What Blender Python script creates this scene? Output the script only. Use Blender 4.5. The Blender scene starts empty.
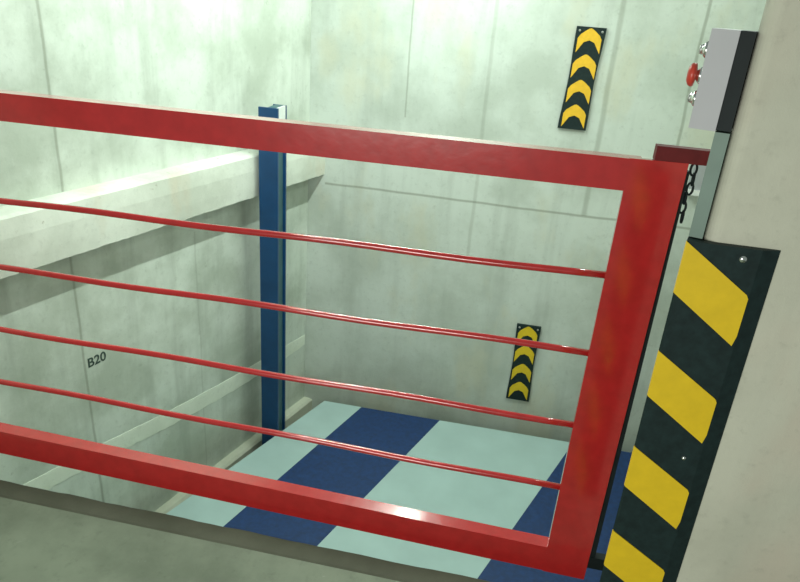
import bpy, bmesh, math, random
from mathutils import Vector, Matrix
random.seed(7)
S = bpy.context.scene
COL = S.collection
AL = math.radians(17.0)            # the pit's side walls run 17 degrees off the gate's normal
T = math.tan(AL)
N = Vector((math.cos(AL), -math.sin(AL), 0))     # normal of the left wall, into the pit
A = Vector((math.sin(AL), math.cos(AL), 0))      # direction along the side walls, away from camera
K = 1.05                                         # survey scale of the pit's walls
HE = 1.5                                         # height the survey was taken from
def zk(z): return HE - (HE - z) * K
WL = Vector((-1.30 * K, 4.0 * K, 0))             # foot point of the left wall at the back wall
YB = 4.0 * K                                     # back wall
ZP = -1.19                                       # platform deck
ZF = -1.62                                       # pit floor

# ------------------------------------------------------------------ materials
def nodes(name):
    m = bpy.data.materials.new(name); m.use_nodes = True
    nt = m.node_tree
    return m, nt, nt.nodes['Principled BSDF']

def paint(name, col, rough=0.4, metallic=0.0, var=0.12, scale=18.0, bump=0.0, coat=0.0, rvar=0.0, spec=0.5):
    m, nt, b = nodes(name)
    tc = nt.nodes.new('ShaderNodeTexCoord')
    n = nt.nodes.new('ShaderNodeTexNoise'); n.inputs['Scale'].default_value = scale; n.inputs['Detail'].default_value = 5
    nt.links.new(tc.outputs['Object'], n.inputs['Vector'])
    r = nt.nodes.new('ShaderNodeValToRGB')
    e = r.color_ramp.elements
    e[0].position = 0.3; e[1].position = 0.7
    e[0].color = (*[c * (1 - var) for c in col], 1); e[1].color = (*[min(1, c * (1 + var)) for c in col], 1)
    nt.links.new(n.outputs['Fac'], r.inputs['Fac']); nt.links.new(r.outputs['Color'], b.inputs['Base Color'])
    b.inputs['Roughness'].default_value = rough; b.inputs['Metallic'].default_value = metallic
    b.inputs['Specular IOR Level'].default_value = spec
    b.inputs['Coat Weight'].default_value = coat; b.inputs['Coat Roughness'].default_value = 0.13
    if rvar:
        mr = nt.nodes.new('ShaderNodeMapRange'); mr.inputs['To Min'].default_value = rough - rvar; mr.inputs['To Max'].default_value = rough + rvar
        nt.links.new(n.outputs['Fac'], mr.inputs['Value']); nt.links.new(mr.outputs['Result'], b.inputs['Roughness'])
    if bump:
        bp = nt.nodes.new('ShaderNodeBump'); bp.inputs['Strength'].default_value = bump; bp.inputs['Distance'].default_value = 0.004
        nt.links.new(n.outputs['Fac'], bp.inputs['Height']); nt.links.new(bp.outputs['Normal'], b.inputs['Normal'])
    return m

def concrete(name, col, stain, dark=(0.16, 0.17, 0.12), streak=0.5, rough=0.85, lines=(), pits=0.0, warm=None, seed=0.0, axis=None):
    """cast concrete: blotches, vertical run-off streaks, formwork joints (lines: (axis, position, half width, zmin, zmax))"""
    m, nt, b = nodes(name)
    L = nt.links.new
    tc = nt.nodes.new('ShaderNodeTexCoord')
    def noise(sc, vscale, det=6, off=0.0, rg=0.6):
        mp = nt.nodes.new('ShaderNodeMapping'); mp.inputs['Scale'].default_value = vscale
        mp.inputs['Location'].default_value = (off + seed, off * 1.7 + seed, off * .6)
        L(tc.outputs['Object'], mp.inputs['Vector'])
        n = nt.nodes.new('ShaderNodeTexNoise'); n.inputs['Scale'].default_value = sc; n.inputs['Detail'].default_value = det
        n.inputs['Roughness'].default_value = rg
        L(mp.outputs['Vector'], n.inputs['Vector']); return n.outputs['Fac']
    def ramp(f, p0, p1, v0=0.0, v1=1.0):
        mr = nt.nodes.new('ShaderNodeMapRange'); mr.interpolation_type = 'SMOOTHSTEP'
        mr.inputs['From Min'].default_value = p0; mr.inputs['From Max'].default_value = p1
        mr.inputs['To Min'].default_value = v0; mr.inputs['To Max'].default_value = v1
        L(f, mr.inputs['Value']); return mr.outputs['Result']
    def mix(f, a, c):
        mx = nt.nodes.new('ShaderNodeMix'); mx.data_type = 'RGBA'
        L(f, mx.inputs['Factor'])
        if isinstance(a, tuple): mx.inputs['A'].default_value = (*a, 1)
        else: L(a, mx.inputs['A'])
        if isinstance(c, tuple): mx.inputs['B'].default_value = (*c, 1)
        else: L(c, mx.inputs['B'])
        return mx.outputs['Result']
    def math_(op, a, c):
        q = nt.nodes.new('ShaderNodeMath'); q.operation = op
        for i, v in enumerate((a, c)):
            if isinstance(v, (int, float)): q.inputs[i].default_value = v
            else: L(v, q.inputs[i])
        return q.outputs[0]
    c = mix(ramp(noise(2.2, (1, 1, 1)), .38, .66), col, stain)
    c = mix(math_('MULTIPLY', ramp(noise(1.0, (7, 7, .7), 5, 3.1), .48, .72), streak), c, tuple(x * .72 for x in stain))
    if warm: c = mix(math_('MULTIPLY', ramp(noise(1.6, (1.6, 1.6, .8), 4, 9.0), .52, .7), .55), c, warm)
    fine = noise(34, (1, 1, 1), 8, 1.0, .7)
    c = mix(math_('MULTIPLY', ramp(fine, .52, .75), .35), c, tuple(x * .7 for x in stain))
    if pits: c = mix(math_('MULTIPLY', ramp(noise(11, (1, 1, 1), 6, 5.0, .75), .64, .72), pits), c, dark)
    if lines:
        sep = nt.nodes.new('ShaderNodeSeparateXYZ'); L(tc.outputs['Object'], sep.inputs[0])
        wob = math_('MULTIPLY', math_('SUBTRACT', noise(1.3, (1, 1, 1.5), 3, 7.0), .5), .03)
        for ax, pos, hw, lo, hi, st in lines:
            d = math_('ABSOLUTE', math_('ADD', math_('SUBTRACT', sep.outputs[ax], pos), wob), 0)
            f = ramp(d, hw * .4, hw * 1.6, st, 0.0)
            other = sep.outputs[2] if ax != 2 else sep.outputs[0]
            f = math_('MULTIPLY', f, math_('MULTIPLY', math_('GREATER_THAN', other, lo), math_('LESS_THAN', other, hi)))
            c = mix(f, c, dark)
    L(c, b.inputs['Base Color'])
    b.inputs['Roughness'].default_value = rough
    bp = nt.nodes.new('ShaderNodeBump'); bp.inputs['Strength'].default_value = .23; bp.inputs['Distance'].default_value = .006
    L(fine, bp.inputs['Height']); L(bp.outputs['Normal'], b.inputs['Normal'])
    return m

M = {}
M['wall_left'] = concrete('left_wall_concrete', (.645, .70, .63), (.44, .49, .415), streak=.4, pits=.35, seed=2.0,
                          lines=((1, 2.365 * K, .006, -1.4, 2.6, .45), (1, 3.05 * K, .005, -1.6, .25, .2)))
M['wall_back'] = concrete('back_wall_concrete', (.585, .64, .585), (.455, .505, .445), streak=.35, warm=(.56, .55, .42), seed=5.0,
                          lines=((0, -.715 * K, .005, .80, 2.6, .4), (0, -.255 * K, .010, -.1, 2.6, .22), (0, .395 * K, .014, .32, 2.6, .35),
                                 (0, .817 * K, .008, -1.6, 2.6, .45), (2, zk(.375), .007, -1.25, 1.5, .5)))
M['wall_right'] = concrete('pillar_concrete', (.55, .56, .46), (.46, .47, .38), streak=.2, warm=(.54, .47, .38), pits=.3, seed=11.0)
M['ledge'] = concrete('ledge_concrete', (.74, .77, .69), (.58, .61, .53), streak=.1, pits=.8, seed=4.0, dark=(.30, .27, .20), warm=(.62, .54, .42))
M['floor'] = concrete('floor_concrete', (.205, .24, .175), (.125, .15, .105), streak=0, pits=.8, seed=8.0, rough=.7, dark=(.33, .36, .31))
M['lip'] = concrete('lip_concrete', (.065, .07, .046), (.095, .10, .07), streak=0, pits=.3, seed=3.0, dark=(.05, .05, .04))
M['pit'] = concrete('pit_floor_concrete', (.30, .31, .25), (.22, .23, .18), streak=0, pits=.3, seed=6.0)
M['kerb'] = concrete('kerb_concrete', (.58, .60, .49), (.44, .46, .36), streak=0, pits=.5, seed=2.5)
M['pale_band'] = concrete('pale_band_surface', (.80, .85, .74), (.68, .73, .62), streak=0, pits=.1, seed=6.5)
M['red'] = paint('red_gloss_paint', (.43, .016, .017), rough=.21, var=.10, scale=30, bump=.12, coat=1.0)
M['dark_red'] = paint('dark_red_paint', (.12, .009, .011), rough=.6, spec=.25, var=.2, scale=30, bump=.2)
M['blue_post'] = paint('blue_post_paint', (.005, .054, .155), rough=.4, var=.15, scale=9)
M['post_grey'] = paint('post_web_grey', (.05, .12, .14), rough=.5, var=.15, scale=9)
M['deck_grey'] = paint('deck_grey_paint', (.385, .52, .51), rough=.5, var=.06, scale=5, rvar=.08)
M['deck_blue'] = paint('deck_blue_paint', (.006, .034, .128), rough=.6, var=.25, scale=40, rvar=.05)
M['steel'] = paint('worn_steel', (.45, .46, .45), rough=.4, metallic=.8, var=.15, scale=20)
M['chrome'] = paint('chrome', (.8, .82, .8), rough=.15, metallic=1, var=.05)
M['rubber'] = paint('black_rubber', (.010, .023, .023), rough=.6, var=.25, scale=60, bump=.15, spec=.25)
M['yellow'] = paint('yellow_reflective', (.72, .50, .012), rough=.5, var=.05, scale=40)
M['amber'] = paint('amber_reflective', (.80, .47, .02), rough=.5, var=.08, scale=40)
M['box_grey'] = paint('box_grey_plastic', (.37, .38, .40), rough=.5, var=.04, scale=10)
M['trunk'] = paint('grey_green_paint', (.155, .225, .19), rough=.6, var=.08, scale=14)
M['button_red'] = paint('button_red_plastic', (.50, .05, .03), rough=.35, var=.08)
M['white'] = paint('white_plastic', (.74, .76, .74), rough=.4, var=.04)
M['black'] = paint('black_plastic', (.008, .014, .015), rough=.6, var=.2, spec=.2)
M['ink'] = paint('dark_stencil_ink', (.045, .075, .06), rough=.8, var=.5, scale=60)

# ------------------------------------------------------------------ helpers
def add_box(bm, lo, hi, mi=0):
    vs = [bm.verts.new((x, y, z)) for z in (lo[2], hi[2]) for y in (lo[1], hi[1]) for x in (lo[0], hi[0])]
    for f in ((0, 2, 3, 1), (4, 5, 7, 6), (0, 1, 5, 4), (2, 6, 7, 3), (0, 4, 6, 2), (1, 3, 7, 5)):
        bm.faces.new([vs[i] for i in f]).material_index = mi
    return vs
def add_prism(bm, poly, vec, mi=0):
    """polygon (list of 3D points) extruded along vec"""
    vec = Vector(vec)
    a = [bm.verts.new(Vector(p)) for p in poly]; b = [bm.verts.new(Vector(p) + vec) for p in poly]
    n = len(a)
    fs = [bm.faces.new(a), bm.faces.new(b[::-1])]
    for i in range(n): fs.append(bm.faces.new((a[i], b[i], b[(i + 1) % n], a[(i + 1) % n])))
    for f in fs: f.material_index = mi
    return fs
def add_footprint(bm, pts, z0, z1, mi=0):
    return add_prism(bm, [(p[0], p[1], z0) for p in pts], (0, 0, z1 - z0), mi)
def add_lathe(bm, prof, origin, axis, seg=20):
    """profile [(r, h)...] turned about axis through origin"""
    axis = Vector(axis).normalized(); q = Vector((0, 0, 1)).rotation_difference(axis)
    rings = []
    for r, h in prof:
        rings.append([bm.verts.new(Vector(origin) + q @ Vector((r * math.cos(2 * math.pi * i / seg), r * math.sin(2 * math.pi * i / seg), h))) for i in range(seg)])
    for u, v in zip(rings, rings[1:]):
        for i in range(seg): bm.faces.new((u[i], u[(i + 1) % seg], v[(i + 1) % seg], v[i])).smooth = True
    bm.faces.new(rings[0][::-1]); bm.faces.new(rings[-1])
def add_tube(bm, pts, r, seg=12, closed=False):
    pts = [Vector(p) for p in pts]; n = len(pts); rings = []
    up = None
    for i, p in enumerate(pts):
        if closed: d = pts[(i + 1) % n] - pts[i - 1]
        else: d = pts[min(i + 1, n - 1)] - pts[max(i - 1, 0)]
        d.normalize()
        if up is None: up = d.orthogonal().normalized()
        up = (up - d * up.dot(d)).normalized(); s = d.cross(up)
        rings.append([bm.verts.new(p + r * (math.cos(2 * math.pi * k / seg) * up + math.sin(2 * math.pi * k / seg) * s)) for k in range(seg)])
    pairs = list(zip(rings, rings[1:])) + ([(rings[-1], rings[0])] if closed else [])
    for u, v in pairs:
        for k in range(seg): bm.faces.new((u[k], u[(k + 1) % seg], v[(k + 1) % seg], v[k])).smooth = True
    if not closed: bm.faces.new(rings[0][::-1]); bm.faces.new(rings[-1])
def bevel(bm, w, seg=2):
    es = [e for e in bm.edges if len(e.link_faces) == 2 and e.calc_face_angle(0) > .5]
    bmesh.ops.bevel(bm, geom=es, offset=w, segments=seg, profile=.5, affect='EDGES', clamp_overlap=True)
def obj(name, bm, mats, parent=None):
    """links bm (in world coordinates) as ONE mesh object; under a parent the mesh is kept where it stands"""
    bmesh.ops.recalc_face_normals(bm, faces=bm.faces)
    me = bpy.data.meshes.new(name)
    if parent is not None:
        base = Vector(parent['_base']) if '_base' in parent else Vector((0, 0, 0))
        bmesh.ops.translate(bm, verts=bm.verts, vec=-base)
    bm.to_mesh(me); bm.free()
    for mm in (mats if isinstance(mats, (list, tuple)) else [mats]): me.materials.append(M[mm])
    o = bpy.data.objects.new(name, me); COL.objects.link(o)
    if parent is not None:
        o.parent = parent; o['_base'] = list(parent['_base'])
    return o
def thing(name, label, cat, base, group=None):
    o = bpy.data.objects.new(name, None); COL.objects.link(o); o.location = base
    o.empty_display_size = .05
    o['_base'] = list(base); o['label'] = label; o['category'] = cat
    if group: o['group'] = group
    return o
def tag(o, label, cat, group=None):
    o['label'] = label; o['category'] = cat
    if group: o['group'] = group
    return o
def struct(name, bm, m):
    o = obj(name, bm, m); o['kind'] = 'structure'; return o
def wall_pt(y, off=0.0, z=0.0):
    """point on the left wall at depth y, off metres out from its face"""
    x = WL.x - (YB - y) * T + off / math.cos(AL)
    return Vector((x, y, z))

# ------------------------------------------------------------------ setting
bm = bmesh.new()
p0, p1 = wall_pt(-1.2), wall_pt(YB + .25)
back = -N * .25
add_footprint(bm, [p0, p1, p1 + back, p0 + back], ZF - .1, 2.5)
struct('wall_left', bm, 'wall_left')

bm = bmesh.new()
add_box(bm, (WL.x + .0005, YB, ZF - .1), (1.24, YB + .25, 2.5))
struct('wall_back', bm, 'wall_back')

# right-hand pillar and the wall behind it, rounded at the near corner
XC, YC = .327, 1.215
r = .022
c = Vector((XC, YC, 0))
d1, d2 = A, Vector((1, 0, 0))
half = math.acos(d1.dot(d2)) / 2
tl = r / math.tan(half)
ctr = c + (d1 + d2).normalized() * (r / math.sin(half))
a0 = (c + d1 * tl) - ctr; a1 = (c + d2 * tl) - ctr
ang0 = math.atan2(a0.y, a0.x); ang1 = math.atan2(a1.y, a1.x)
if ang1 < ang0: ang1 += 2 * math.pi
arc = [ctr + r * Vector((math.cos(ang0 + (ang1 - ang0) * i / 8), math.sin(ang0 + (ang1 - ang0) * i / 8), 0)) for i in range(9)]
bm = bmesh.new()
ye = YB + .25
add_footprint(bm, [Vector((XC + (ye - YC) * T, ye, 0))] + arc + [Vector((1.9, YC, 0)), Vector((1.9, ye, 0))], ZF - .1, 2.5)
struct('wall_right', bm, 'wall_right')

# near floor slab with a darker lip at its edge, pit walls below it
bm = bmesh.new()
xl = lambda y: wall_pt(y).x
add_footprint(bm, [(xl(-1.0), -1.0), (2.2, -1.0), (2.2, YC - .001), (XC + .03, YC - .001), (XC + .060, 1.405), (xl(1.405), 1.405)], -.22, 0)
struct('floor', bm, 'floor')
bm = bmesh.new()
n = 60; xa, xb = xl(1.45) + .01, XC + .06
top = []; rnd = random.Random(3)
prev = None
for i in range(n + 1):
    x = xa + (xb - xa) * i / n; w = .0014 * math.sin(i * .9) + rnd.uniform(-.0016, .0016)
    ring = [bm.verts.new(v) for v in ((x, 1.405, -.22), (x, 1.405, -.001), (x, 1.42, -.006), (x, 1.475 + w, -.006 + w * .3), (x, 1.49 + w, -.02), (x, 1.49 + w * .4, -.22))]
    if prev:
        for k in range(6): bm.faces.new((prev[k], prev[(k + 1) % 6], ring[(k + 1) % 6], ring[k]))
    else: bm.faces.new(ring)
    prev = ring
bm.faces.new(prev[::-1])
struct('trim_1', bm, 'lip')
bm = bmesh.new()
add_footprint(bm, [(xl(1.3), 1.30), (XC + .05, 1.30), (XC + .078, 1.47), (xl(1.47), 1.47)], ZF - .1, -.22)
struct('wall_front', bm, 'wall_right')
bm = bmesh.new()
add_footprint(bm, [(xl(1.47), 1.47), (XC + (1.47 - YC) * T, 1.47), (XC + (YB - YC) * T, YB), (xl(YB), YB)], ZF - .1, ZF)
struct('pit_floor', bm, 'pit')

# ledge cast on the left wall: flat top, rough front face, overhang
bm = bmesh.new()
prev = None; n = 240; rnd = random.Random(5)
for i in range(n + 1):
    y = -1.0 + (YB + 1.0) * i / n
    j = lambda s: rnd.uniform(-s, s)
    sec = ((-.01, .667), (.03, .668), (.085, .663 + j(.001)), (.098, .652 + j(.001)), (.104, .58), (.103, .50), (.100, .436 + j(.002)), (-.01, .436))
    ring = [bm.verts.new(wall_pt(y, o_ * K, zk(z_))) for o_, z_ in sec]
    if prev:
        for k in range(8): bm.faces.new((prev[k], prev[(k + 1) % 8], ring[(k + 1) % 8], ring[k]))
    else: bm.faces.new(ring)
    prev = ring
bm.faces.new(prev[::-1])
struct('trim_2', bm, 'ledge')
# thin pale band on the lower left wall, falling slightly to the back
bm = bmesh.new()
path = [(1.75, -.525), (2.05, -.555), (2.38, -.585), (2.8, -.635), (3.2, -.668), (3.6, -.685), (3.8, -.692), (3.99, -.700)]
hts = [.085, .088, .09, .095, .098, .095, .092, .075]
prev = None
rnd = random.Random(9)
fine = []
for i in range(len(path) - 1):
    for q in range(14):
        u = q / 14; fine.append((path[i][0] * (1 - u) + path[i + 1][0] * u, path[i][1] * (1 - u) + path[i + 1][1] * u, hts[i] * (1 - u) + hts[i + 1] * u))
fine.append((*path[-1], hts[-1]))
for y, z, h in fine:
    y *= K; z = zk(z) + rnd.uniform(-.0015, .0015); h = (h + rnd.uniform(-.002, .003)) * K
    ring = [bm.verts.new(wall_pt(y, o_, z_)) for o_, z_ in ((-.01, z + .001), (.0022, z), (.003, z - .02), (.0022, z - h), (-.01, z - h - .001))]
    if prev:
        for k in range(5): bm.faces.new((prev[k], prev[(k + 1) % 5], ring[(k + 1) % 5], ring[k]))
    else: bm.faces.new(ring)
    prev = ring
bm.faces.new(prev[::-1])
struct('trim_3', bm, 'pale_band')
# kerb along the foot of the left wall
bm = bmesh.new()
add_prism(bm, [wall_pt(1.47, -.01, ZF), wall_pt(1.47, .06, ZF), wall_pt(1.47, .06, -1.36), wall_pt(1.47, .045, -1.345), wall_pt(1.47, -.01, -1.34)], A * ((YB - 1.47) / A.y))
struct('trim_4', bm, 'kerb')

# ------------------------------------------------------------------ striped platform
t = thing('lift_platform', 'pale grey steel platform painted with wide dark blue stripes, lying in the pit', 'platform', (0, 2.8, ZP - .06))
E0, E1 = Vector((-2.005, 1.60)), Vector((-1.136, 3.965))
def lerp_edge(pa, pb, y):
    k = (y - pa[1]) / (pb[1] - pa[1]); return pa[0] + (pb[0] - pa[0]) * k
le = lambda y: lerp_edge((-1.617, 2.685), (-1.135, 3.979), y)
s1a = lambda y: lerp_edge((-1.293, 2.65), (-.858, 4.003), y)
s1b = lambda y: lerp_edge((-.763, 2.661), (-.308, 3.979), y)
s2a = lambda y: lerp_edge((.065, 2.615), (.540, 3.827), y)
re_ = lambda y: XC + (y - YC) * T - .03
bm = bmesh.new()
ys = [1.56 + (3.985 - 1.56) * i / 12 for i in range(13)]
def yb(x): return 3.968 + (x + 1.1) * .008          # rear edge runs a touch off square
cols = [(le, 0), (s1a, 1), (s1b, 0), (s2a, 1), (re_, None)]
grid = []
for y in ys:
    row = []
    for f, _ in cols:
        yy = y
        x = f(yy)
        if y == ys[-1]: yy = yb(x); x = f(yy)
        row.append((bm.verts.new((x, yy, ZP)), bm.verts.new((x, yy, ZP - .06))))
    grid.append(row)
for i in range(len(ys) - 1):
    for j in range(len(cols) - 1):
        mi = cols[j][1]
        bm.faces.new((grid[i][j][0], grid[i][j + 1][0], grid[i + 1][j + 1][0], grid[i + 1][j][0])).material_index = mi
        bm.faces.new((grid[i][j][1], grid[i + 1][j][1], grid[i + 1][j + 1][1], grid[i][j + 1][1]))
    for j in (0, -1): bm.faces.new((grid[i][j][0], grid[i + 1][j][0], grid[i + 1][j][1], grid[i][j][1]))
for i in (0, -1):
    for j in range(len(cols) - 1): bm.faces.new((grid[i][j][0], grid[i][j][1], grid[i][j + 1][1], grid[i][j + 1][0]))
obj('deck', bm, ['deck_grey', 'deck_blue'], t)
for yy in (1.75, 2.6, 3.45):
    bm = bmesh.new(); add_footprint(bm, [(le(yy) + .12, yy), (re_(yy) - .08, yy), (re_(yy + .08) - .08, yy + .08), (le(yy + .08) + .12, yy + .08)], ZF, ZP - .06)
    obj('support_beam', bm, 'steel', t)

# ------------------------------------------------------------------ blue post
t = thing('steel_post', 'tall dark blue steel channel post standing in the pit by the left wall', 'post', (-1.37, 3.58, ZF))
PX1, PY0, PY1, PT = -1.318, 3.515, 3.655, .888
PXL = -1.428
bm = bmesh.new(); add_box(bm, (PXL, PY0, ZF), (PX1, PY0 + .016, PT)); bevel(bm, .003); obj('front_flange', bm, 'blue_post', t)
bm = bmesh.new(); add_box(bm, (PXL + .035, PY1 - .014, ZF), (PX1, PY1, PT)); bevel(bm, .003); obj('rear_flange', bm, 'blue_post', t)
bm = bmesh.new(); add_box(bm, (PXL + .050, PY0 + .016, ZF), (PX1 - .016, PY1 - .014, PT + .001)); o = obj('web', bm, 'post_grey', t); o['label'] = 'paler grey-blue web between the flanges'
bm = bmesh.new(); add_box(bm, (PX1 - .014, PY0 + .017, PT - .11), (PX1 - .002, PY1 - .015, PT)); o = obj('end_plate', bm, 'white', t); o['label'] = 'white plate at the head of the post'

# ------------------------------------------------------------------ red gate
YG = 1.54; D = .042
t = thing('gate', 'glossy red steel barrier gate with four thin horizontal rods, in front of the pit', 'gate', (-.6, YG + D / 2, 0))
XI, XO, XE, XEI = .224, .345, -1.86, -1.74
ztop, zti = 1.207, 1.132
zb = lambda x: .100 + (.174 - x) * .0185       # upper edge of the bottom rail
zbb = lambda x: .014 + (.174 - x) * .0175
def quad_prism(pts, y0=YG): return [(x, y0, z) for x, z in pts]
def rail(name, pts, mat='red', b=.003, D=D, y0=YG):
    bm = bmesh.new(); add_prism(bm, quad_prism(pts, y0), (0, D, 0)); bevel(bm, b, 3)
    for f in bm.faces: f.smooth = False
    return obj(name, bm, mat, t)
rail('top_rail', [(XEI, zti - .008), (XI + .03, zti + .003), (XI + .03, ztop), (XEI, ztop - .012)])
rail('bottom_rail', [(XEI, zbb(XEI)), (XI + .03, zbb(XI + .03)), (XI + .03, zb(XI + .03)), (XEI, zb(XEI))])
rail('stile', [(XI - .002, zbb(XI) - .001), (XO - .006, zbb(XO) - .001), (XO + .003, ztop + .003), (XI + .002, ztop + .001)], b=.0008, D=.014, y0=YG - .0012)
rail('stile', [(XE, zbb(XE)), (XEI, zbb(XEI)), (XEI, ztop - .012), (XE, ztop - .012)])
for zl, zr in ((.904, .925), (.702, .718), (.499, .505), (.312, .299)):
    bm = bmesh.new()
    xs = [XEI - .01 + (XI + .02 - XEI) * i / 24 for i in range(25)]
    k = lambda x: (x + 1.45) / 1.68
    add_tube(bm, [(x, YG + .016, zl + (zr - zl) * k(x) + .0022 * math.sin(x * 9 + zl * 20)) for x in xs], .0088, 14)
    obj('rod', bm, 'red', t)
bm = bmesh.new(); add_box(bm, (.277, YG + .002, 1.2085), (.428, YG + .030, 1.240)); bevel(bm, .003)
o = obj('hinge_bracket', bm, 'dark_red', t); o['label'] = 'darker red flat bar fixing the gate to the pillar'
bm = bmesh.new(); add_box(bm, (XO - .001, YG + .012, .05), (XO + .012, YG + .034, 1.19))
o = obj('edge_strip', bm, 'black', t); o['label'] = 'black strip down the hinge side'
bm = bmesh.new(); add_box(bm, (.335, YG + .010, .045), (.430, YG + .034, .085)); bevel(bm, .003)
o = obj('hinge', bm, 'black', t); o['label'] = 'black lower hinge'
# black chain hanging at the hinge side
t = thing('chain', 'short black chain hanging beside the right stile of the red gate', 'chain', (.372, YG + .02, 1.02))
for i in range(6):
    z = 1.195 - i * .0215; x = .365 + .004 * math.sin(i * 1.3)
    bm = bmesh.new(); pts = []
    for kk in range(14):
        a = 2 * math.pi * kk / 14
        u, w = .0065 * math.cos(a), .0135 * math.sin(a)
        pts.append((x + (u if i % 2 == 0 else 0), YG + .02 + (0 if i % 2 == 0 else u), z + w))
    add_tube(bm, pts, .0027, 8, closed=True); obj('link', bm, 'black', t)

# ------------------------------------------------------------------ corner guard on the pillar
t = thing('corner_guard', 'large black rubber corner guard with yellow diagonal stripes on the right pillar', 'corner guard', (.36, 1.21, .14))
GX0, GX1, GXI, GY, GZ0, GZ1 = .2985, .456, .424, 1.2, .14, 1.141
bm = bmesh.new()
sl = A * .12
out = -N * .004
pL = Vector((XC, YC, 0))
outer = Vector((GX0, GY, 0))
foot = [Vector((GX1, YC, 0)), Vector((GX1, YC - .003, 0)), Vector((GXI, GY, 0)), outer + Vector((.004, 0, 0)), outer + Vector((.0005, .004, 0)), outer + sl, outer + sl + N * .022, Vector((XC - .0008, YC + .0, 0))]
foot[-1] = Vector((XC - .001, YC, 0))
foot[-2] = pL + sl - N * .001
add_footprint(bm, foot, GZ0, GZ1)
bmesh.ops.recalc_face_normals(bm, faces=bm.faces)
obj('body', bm, 'rubber', t)
for i in range(5):
    zl1 = 1.1405 - i * .217; zl0 = zl1 - .098
    zr1 = 1.052 - i * .2155; zr0 = zr1 - .0965
    xr = GXI - .001; xl_ = GX0 + .0002
    bm = bmesh.new()
    poly = [(xl_, GY - .0022, zl0), (xr - .004, GY - .0022, zr0), (xr, GY - .0022, zr0 + .02), (xr, GY - .0022, zr1 - .002), (xr - .004, GY - .0022, zr1 + .005), (xl_, GY - .0022, zl1)]
    add_prism(bm, poly, (0, .003, 0))
    s0 = Vector((GX0 - .0006, GY + .002, 0))
    add_prism(bm, [s0 + Vector((0, 0, zl0)), s0 + Vector((0, 0, zl1)), s0 + A * .10 + Vector((0, 0, zl1 - .08)), s0 + A * .10 + Vector((0, 0, zl0 - .08))], N * .002)
    obj('stripe', bm, 'yellow', t)['label'] = 'yellow diagonal stripe'
for (x, z, ra) in ((.3965, 1.121, .0068), (.395, .699, .0048), (.395, .28, .0048)):
    bm = bmesh.new(); add_lathe(bm, [(ra, 0), (ra, .001), (ra * .85, .0028), (ra * .5, .004), (.0005, .0045)], (x, GY + .0003, z), (0, -1, 0), 20)
    obj('screw', bm, 'chrome', t)['label'] = 'shiny screw head'

# ------------------------------------------------------------------ chevron guards on the back wall
def chevron_guard(x0, x1, z0, z1, lean, label, mat):
    x0, x1, z0, z1 = x0 * K, x1 * K, zk(z0), zk(z1)
    t = thing('chevron_guard', label, 'chevron guard', ((x0 + x1) / 2, YB, z0), 'chevron guards on the back wall')
    w = x1 - x0; h = z1 - z0; th = .016
    bm = bmesh.new()
    segs = 8; Lp = []; Rp = []
    for i in range(segs * 3 + 1):
        k = i / (segs * 3); z = z0 + h * k
        wv = .010 * math.cos(2 * math.pi * k * 1.0) * .4
        off = lean * (k - .5)
        Lp.append((x0 + off + .004 - wv, z)); Rp.append((x1 + off - .004 + wv, z))
    poly = [(x, YB - th, z) for x, z in Lp] + [(x, YB - th, z) for x, z in Rp[::-1]]
    add_prism(bm, poly, (0, th, 0)); bevel(bm, .004)
    obj('backing', bm, 'rubber', t)
    pitch = h * .245
    for i in range(4):
        zt = z1 - h * .012 - i * pitch                       # tip of the chevron
        off = lean * ((zt - pitch * .4 - z0) / h - .5)
        cx = (x0 + x1) / 2 + off; hw = w * .40
        yh = pitch * .55; dr = pitch * .40
        pts = [(cx - hw, zt - dr - yh), (cx - hw * .45, zt - yh * .98), (cx, zt - yh * .83 + 0), (cx + hw * .45, zt - yh * .98), (cx + hw, zt - dr - yh),
               (cx + hw, zt - dr), (cx + hw * .80, zt - dr * .62), (cx + hw * .42, zt - dr * .26), (cx + hw * .15, zt - dr * .05), (cx, zt), (cx - hw * .15, zt - dr * .05), (cx - hw * .42, zt - dr * .26), (cx - hw * .80, zt - dr * .62), (cx - hw, zt - dr)]
        bm = bmesh.new(); add_prism(bm, [(x, YB - th - .003, z) for x, z in pts], (0, .006, 0))
        obj('chevron', bm, mat, t)['label'] = 'yellow upward-pointing chevron'
    for sx in (-1, 1):
        bm = bmesh.new(); cx = (x0 + x1) / 2 + lean * .47 + sx * w * .38
        add_lathe(bm, [(.007, 0), (.007, .002), (.004, .005), (.0005, .006)], (cx, YB - th, z1 - .022), (0, -1, 0), 14)
        obj('screw', bm, 'steel', t)
    return t
chevron_guard(.170, .325, .868, 1.406, .016, 'black and yellow chevron guard high on the back wall, above the red top rail', 'amber')
chevron_guard(.112, .264, -.932, -.377, -.003, 'black and yellow chevron guard low on the back wall, seen through the gate rods', 'yellow')

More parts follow.
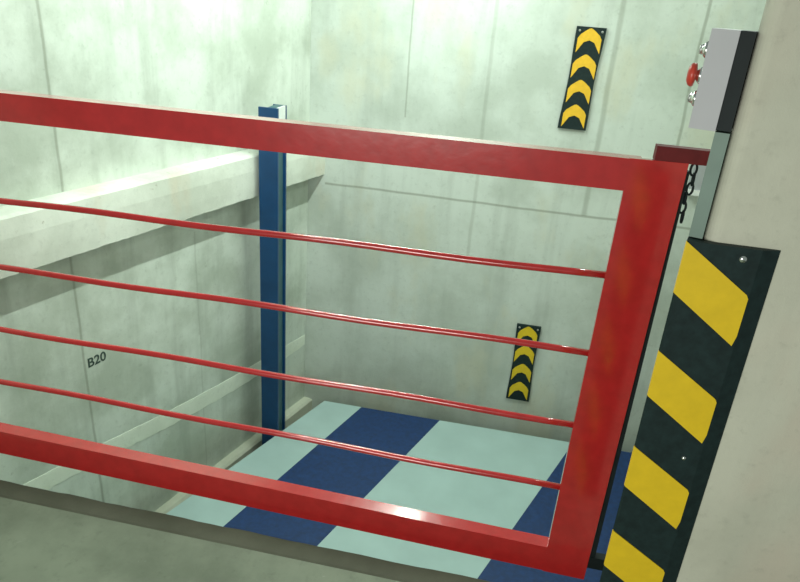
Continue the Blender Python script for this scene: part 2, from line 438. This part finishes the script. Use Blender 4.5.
# ------------------------------------------------------------------ push-button box at the pillar's edge, trunking under it
BZ0, BZ1 = 1.329, 1.484
def P(along, out, z):                    # along the pillar's side from its corner, out from it towards the pit
    return Vector((XC, YC, 0)) + A * along - N * out + Vector((0, 0, z))
def side_box(a0, a1, o0, o1, z0, z1, b=.004):
    bm = bmesh.new()
    add_prism(bm, [P(a0, o0, z0), P(a1, o0, z0), P(a1, o1, z0), P(a0, o1, z0)], (0, 0, z1 - z0))
    bevel(bm, b, 2); return bm
t = thing('control_box', 'pale grey push-button box with black back on the right pillar edge', 'control box', P(.05, .03, BZ0))
obj('back_box', side_box(.004, .082, .0005, .0235, BZ0, BZ1, .002), 'black', t)['label'] = 'black back part'
obj('cover', side_box(.000, .086, .0235, .066, BZ0 - .002, BZ1, .004), 'box_grey', t)['label'] = 'pale grey cover'
for z, kind in ((1.450, 'c'), (1.409, 'r'), (1.372, 'c')):
    base = P(.035, .066, z)
    bm = bmesh.new(); add_lathe(bm, [(.0135, 0), (.0135, .004), (.011, .007), (.0085, .008), (.0085, .011)] if kind == 'c' else [(.014, 0), (.014, .004), (.011, .007), (.008, .009), (.008, .013)], base, -N, 24)
    o = obj('button', bm, 'chrome', t); o['label'] = 'chrome button collar'
    if kind == 'r':
        bm = bmesh.new(); add_lathe(bm, [(.009, .010), (.0185, .012), (.0195, .015), (.018, .020), (.012, .0235), (.0005, .0245)], base, -N, 24)
        cp = obj('button_cap', bm, 'button_red', o); cp['label'] = 'red mushroom cap'
    else:
        bm = bmesh.new(); add_lathe(bm, [(.0075, .0095), (.0075, .013), (.005, .0145), (.0005, .015)], base, -N, 20)
        obj('button_cap', bm, 'steel', o)
tag(obj('cable_trunking', side_box(.002, .05, .0005, .0235, GZ1 + .002, BZ0 - .003, .002), 'trunk'), 'grey-green cable trunking under the push-button box on the pillar edge', 'trunking')

# ------------------------------------------------------------------ white fitting on the back wall, seen between gate and pillar
t = thing('junction_box', 'small white box on the back wall between the gate and the pillar', 'junction box', (1.03, YB, zk(.59)))
bm = bmesh.new(); add_box(bm, (.925 * K, YB - .05, zk(.615)), (1.06 * K, YB, zk(.80))); bevel(bm, .006); obj('body', bm, 'box_grey', t)
bm = bmesh.new(); add_box(bm, (.920 * K, YB - .062, zk(.585)), (1.065 * K, YB, zk(.615))); bevel(bm, .004); obj('lip', bm, 'white', t)['label'] = 'bright white lower rim'

# ------------------------------------------------------------------ stencilled wall number
cu = bpy.data.curves.new('wall_number', 'FONT'); cu.body = 'B20'; cu.size = .068; cu.extrude = .0006; cu.align_x = 'CENTER'; cu.align_y = 'CENTER'; cu.offset = .0012
tmp = bpy.data.objects.new('tmp_text', cu); COL.objects.link(tmp)
bpy.context.view_layer.update()
me = bpy.data.meshes.new_from_object(tmp); bpy.data.objects.remove(tmp); bpy.data.curves.remove(cu)
me.name = 'wall_number'; me.materials.clear(); me.materials.append(M['ink'])
o = bpy.data.objects.new('wall_number', me); COL.objects.link(o)
rot = Matrix((( A.x, 0, N.x), (A.y, 0, N.y), (0, 1, 0))).to_4x4()
o.matrix_world = Matrix.Translation(wall_pt(2.425 * K, .0012, zk(-.136))) @ rot
tag(o, 'small dark stencilled number on the lower left wall beside the joint', 'wall number')

# ------------------------------------------------------------------ lights: fluorescent tube above the pit, added fills to its right and behind the camera
def area(name, loc, target, sx, sy, power, col):
    l = bpy.data.lights.new(name, 'AREA'); l.shape = 'RECTANGLE'; l.size = sx; l.size_y = sy; l.energy = power; l.color = col
    o = bpy.data.objects.new(name, l); COL.objects.link(o); o.location = loc
    d = Vector(target) - Vector(loc); o.rotation_euler = d.to_track_quat('-Z', 'Y').to_euler(); return o
def strip_light(name, mid, direction, length, width, power, col, tilt=0.0):
    l = bpy.data.lights.new(name, 'AREA'); l.shape = 'RECTANGLE'; l.size = length; l.size_y = width; l.energy = power; l.color = col
    o = bpy.data.objects.new(name, l); COL.objects.link(o)
    x = Vector(direction).normalized(); z = (Vector((0, 0, 1)) * math.cos(tilt) + N * math.sin(tilt)).normalized(); y = z.cross(x)
    m = Matrix((x, y, z)).transposed().to_4x4(); m.translation = Vector(mid); o.matrix_world = m
    return o
COOL = (.86, 1.0, .90)
strip_light('pit_light', wall_pt(2.9, 1.05, 2.22), A, 2.2, .035, 60, COOL, math.radians(14))
strip_light('pit_light', (.75, 3.0, 2.3), A, 1.2, .05, 17, COOL, math.radians(-20))  # added fill, evens out the falloff towards the right of the back wall
area('hall_fill', (-.7, -1.15, 1.25), (.1, 1.5, .45), 1.2, .7, 44, (1.0, 1.0, .92))  # unseen low panel for the hall's light, brightens gate and pillar fronts
w = bpy.data.worlds.new('car_park_ambient'); S.world = w; w.use_nodes = True
bg = w.node_tree.nodes['Background']; bg.inputs['Color'].default_value = (.86, 1.0, .92, 1); bg.inputs['Strength'].default_value = .23

# ------------------------------------------------------------------ camera (handheld: tipped down, slightly rolled)
pitch, yaw, roll, fpx = 0.4124290969, -0.1644480188, 0.0784598640, 680.0
f = Vector((math.sin(yaw) * math.cos(pitch), math.cos(yaw) * math.cos(pitch), -math.sin(pitch)))
rt = Vector((math.cos(yaw), -math.sin(yaw), 0)); up = rt.cross(f)
r2 = math.cos(roll) * rt + math.sin(roll) * up; u2 = -math.sin(roll) * rt + math.cos(roll) * up
cam = bpy.data.cameras.new('camera'); cam.sensor_width = 36; cam.lens = 36 * fpx / 800; cam.clip_start = .02
co = bpy.data.objects.new('camera', cam); COL.objects.link(co)
m = Matrix((r2, u2, -f)).transposed().to_4x4(); m.translation = Vector((0, 0, 1.5)); co.matrix_world = m
S.camera = co
for o in list(COL.objects):
    if '_base' in o: del o['_base']
vs = S.view_settings
vs.view_transform = 'Standard'; vs.look = 'None'; vs.gamma = 1; vs.exposure = 0; vs.use_curve_mapping = False
